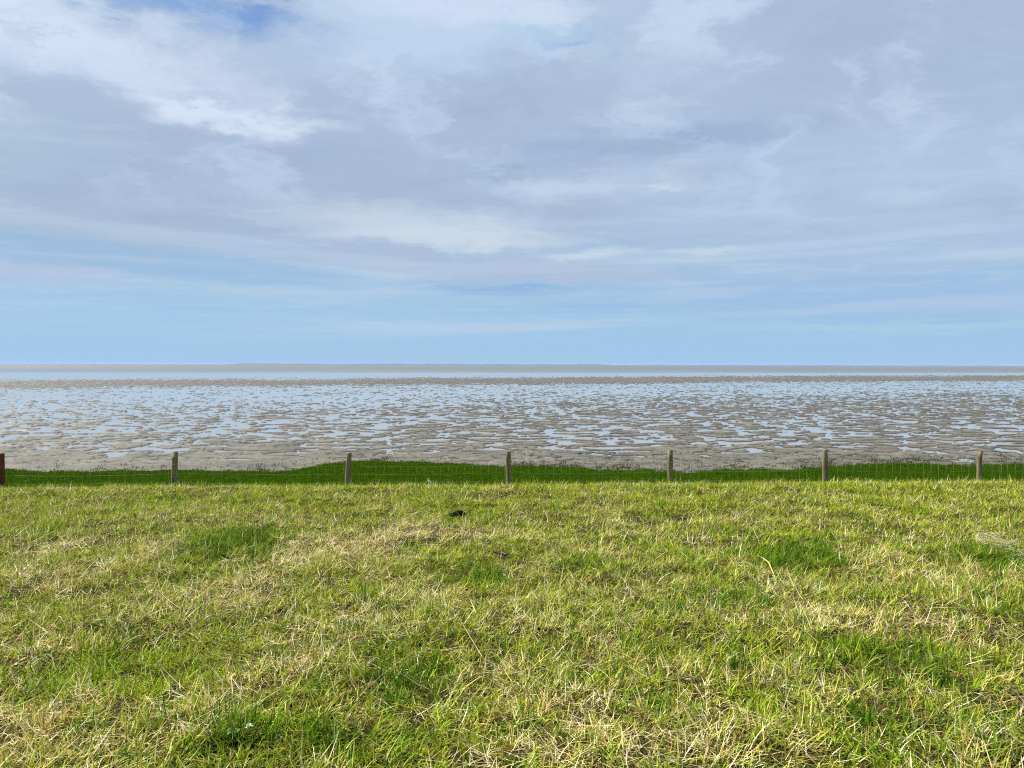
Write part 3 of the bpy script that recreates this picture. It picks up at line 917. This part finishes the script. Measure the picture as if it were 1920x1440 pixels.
# flowers at lower left
def flower(name, px, py, mat, r, label, cat, hgt=0.05, npet=14, seed=0):
    x, y, z = ground_at(px, py + 8)
    root = empty(name, (x, y, z)); tag(root, label, cat)
    st = MB(); st.tube([(0, 0, -0.01), (0.004, -0.004, hgt * 0.5), (0, -0.012, hgt)], [0.0018, 0.0015, 0.0014], 6); st.build('stem', M_stalk, root)
    rr = np.random.default_rng(seed)
    pt = MB()
    for i in range(npet):
        a = 2 * math.pi * i / npet + rr.normal(0, 0.15); e_ = rr.uniform(0.1, 1.3)
        d = Vector((math.cos(a) * math.cos(e_), math.sin(a) * math.cos(e_), math.sin(e_)))
        s = Vector((-math.sin(a), math.cos(a), 0))
        c0 = Vector((0, -0.012, hgt))
        pt.leaf([c0, c0 + d * r * 0.5, c0 + d * r], [r * 0.12, r * 0.34, r * 0.12], s)
    pt.build('petal', mat, root)
    return root


flower('pink_flower', 393, 1389, M_pink, 0.014, 'tiny pink flower in the turf at lower left', 'flower', 0.055, 16, 1)
flower('white_flower', 469, 1378, M_white, 0.018, 'small cream white flower head beside the bright green leaves', 'flower', 0.06, 22, 2)
x, y, z = ground_at(437, 1392)
root = empty('leafy_plant', (x, y, z)); tag(root, 'bright green lobed leaves between the pink and the white flower', 'plant')
for i, (a, ln) in enumerate([(2.9, .036), (2.2, .032), (0.4, .034), (-0.5, .03), (-2.2, .026), (1.3, .03)]):
    lf = MB(); d = Vector((math.cos(a), math.sin(a), 0)); s = Vector((-math.sin(a), math.cos(a), 0))
    lf.leaf([Vector((0, 0, 0.01)), d * ln * 0.4 + Vector((0, 0, 0.045)), d * ln * 0.7 + Vector((0, 0, 0.05)), d * ln * 0.85 + Vector((0, 0, 0.047)), d * ln + Vector((0, 0, 0.042))], [0.002, 0.004, 0.011, 0.007, 0.002], s)
    for sg in (-1, 1):
        d2 = (d + s * sg * 0.9).normalized()
        p0 = d * ln * 0.55 + Vector((0, 0, 0.048))
        lf.leaf([p0, p0 + d2 * ln * 0.22, p0 + d2 * ln * 0.42], [0.003, 0.006, 0.001], s - d * sg * 0.9)
    lf.build('leaf', M_leaf, root)


# stalks that stand above the turf or lie across it
def stalk(name, pts, rad, mat, label, group=None, head=None, cat='grass stalk'):
    base = Vector(pts[0])
    root = empty(name, base); tag(root, label, cat, group)
    loc = [Vector(p) - base for p in pts]
    st = MB(); n = len(loc)
    st.tube(loc, [rad * (1 - 0.55 * k / (n - 1)) for k in range(n)], 6)
    st.build('stem', mat, root)
    if head:
        a, b, hr = head
        hd = MB(); p0, p1 = Vector(a) - base, Vector(b) - base
        rr = np.random.default_rng(abs(hash(label)) % 1000 if False else len(label))
        d = (p1 - p0)
        for i in range(26):
            s = rr.uniform(0, 1); c0 = p0 + d * s
            o_ = Vector(rr.normal(0, 1, 3)).normalized(); dirv = (d.normalized() * 1.3 + o_ * 0.7).normalized()
            w = hr * (0.35 + 1.3 * s * (1 - s) * 2)
            hd.leaf([c0, c0 + dirv * w * 1.1, c0 + dirv * w * 2.2], [w * .12, w * .42, w * .05], dirv.cross(o_))
        hd.build('seed_head', M_straw, root)
    return root


GRP = 'tall grass stalks along the fence'
def standing(px, ytop, ybot, Yd, bend, mat, label, head=True, rad=0.0022):
    tx, ty, tz = at_y(px + bend, ytop, Yd)
    bx_, by_, _ = at_y(px, ybot, Yd)
    gz = float(G(bx_, by_))
    b0 = Vector((bx_, by_, gz - 0.01)); t0 = Vector((tx, ty, tz))
    pts = [b0.lerp(t0, s) + Vector(((t0.x - b0.x) * (s * s - s) * 0.8, 0, 0)) for s in (0, .25, .5, .75, 1)]
    hd = (pts[3] + (pts[4] - pts[3]) * 0.1, pts[4] + (pts[4] - pts[3]) * 0.1, 0.006) if head else None
    stalk('grass_stalk', pts, rad, mat, label, GRP, hd)


standing(1268, 872, 904, 13.3, 0, M_stalk, 'tall straight pale stalk standing right of the fifth post from the left')
standing(169, 884, 914, 13.0, -2, M_stalk, 'slim upright stalk standing between the red end post and the next post')
standing(183, 899, 912, 12.6, -6, M_straw, 'short pale stem leaning left beside the slim upright stalk', False)
standing(1004, 892, 906, 12.8, -4, M_straw, 'short hooked pale stem standing just right of the middle post', False)
standing(1876, 877, 899, 13.2, 2, M_stalk, 'upright stalk standing right of the rightmost post')
standing(1731, 882, 900, 13.0, 2, M_stalk, 'bent pale stalk standing left of the rightmost post', False)
standing(1512, 887, 902, 13.0, 0, M_stalk, 'upright pale stalk standing left of the sixth post')
standing(609, 905, 914, 12.6, 0, M_straw, 'stubby straw stem standing left of the leaning post', False)
standing(50, 900, 916, 12.6, -3, M_straw, 'short stem kinked to the left beside the red end post', False)
# pale folded leaf that stands up in front of the netting
x, y, z = at_y(804, 908, 13.0); gz = float(G(x, y))
root = MB()
_, _, zt = at_y(803, 895.5, 13.0); k = 13.0 / F
root.leaf([(0, 0, gz - z), (0.0, 0, 4 * k), (-1.2 * k, 0, 8 * k), (-1.5 * k, 0, 12.5 * k)], [0.004, 0.010, 0.017, 0.002], (1, 0.3, 0))
root.leaf([(-0.5 * k, 0, 7.5 * k), (2.5 * k, -0.01, 6.5 * k), (6 * k, 0, 3.0 * k)], [0.012, 0.015, 0.002], (0.2, 0.3, 1))
root.leaf([(3 * k, 0, 0), (3.2 * k, 0, 2 * k), (3.3 * k, 0, 4 * k)], [0.006, 0.007, 0.002], (1, 0.2, 0))
o = root.build('dry_leaf', M_white); o.location = (x, y, z)
tag(o, 'pale folded dry leaf sticking up before the netting left of the middle post', 'leaf')

# stem with a feathery head lying at the left
g0, g1, g2 = ground_at(12, 1122), ground_at(60, 1085), ground_at(125, 1025)
lift = lambda g, h: (g[0], g[1], g[2] + h)
stalk('grass_stalk', [lift(g0, 0.05), lift(g1, 0.11), lift(g2, 0.07)], 0.0035, M_straw_y, 'long straw stem with feathery head lying across the turf at far left', None,
      (lift(ground_at(34, 1104), 0.10), lift(ground_at(56, 1083), 0.11), 0.016))
# kinked yellow blade
gs = [lift(ground_at(*p), h) for p, h in (((1421, 1052), 0.05), ((1430, 1060), 0.065), ((1441, 1070), 0.075), ((1449, 1084), 0.05), ((1456, 1098), 0.03))]
mb = MB(); b0 = Vector(gs[0])
mb.leaf([Vector(p) - b0 for p in gs], [0.002, 0.005, 0.007, 0.004, 0.001], (1, 0.4, 0.5))
o = mb.build('dry_leaf', M_straw_y); o.location = b0
tag(o, 'broad yellow dry leaf bent over beside the dark green tuft on the right', 'leaf')
# heap of pale straw at the right edge
hc = ground_at(1880, 1035)
root = MB(); rr = np.random.default_rng(77)
for i in range(150):
    s = rr.uniform(0, 1)
    px = 1832 + 95 * s + rr.normal(0, 8); py = 1012 + 38 * s ** 1.4 + rr.normal(0, 7.5)
    g = ground_at(px, py)
    c0 = Vector((g[0] - hc[0], g[1] - hc[1], g[2] - hc[2] + rr.uniform(0.01, 0.075)))
    a = -0.55 + rr.normal(0, 0.75); ln = rr.uniform(0.07, 0.2)
    d = Vector((math.cos(a), math.sin(a) * 0.9, rr.normal(-0.12, 0.22))) * ln / 2
    m_ = c0 + Vector((0, 0, rr.uniform(0, 0.012)))
    root.tube([c0 - d, m_, c0 + d], [0.0018, 0.002, 0.0013], 4)
o = root.build('straw_heap', M_straw); o.location = hc
tag(o, 'heap of bleached straw lying over the turf at the right edge', 'straw')
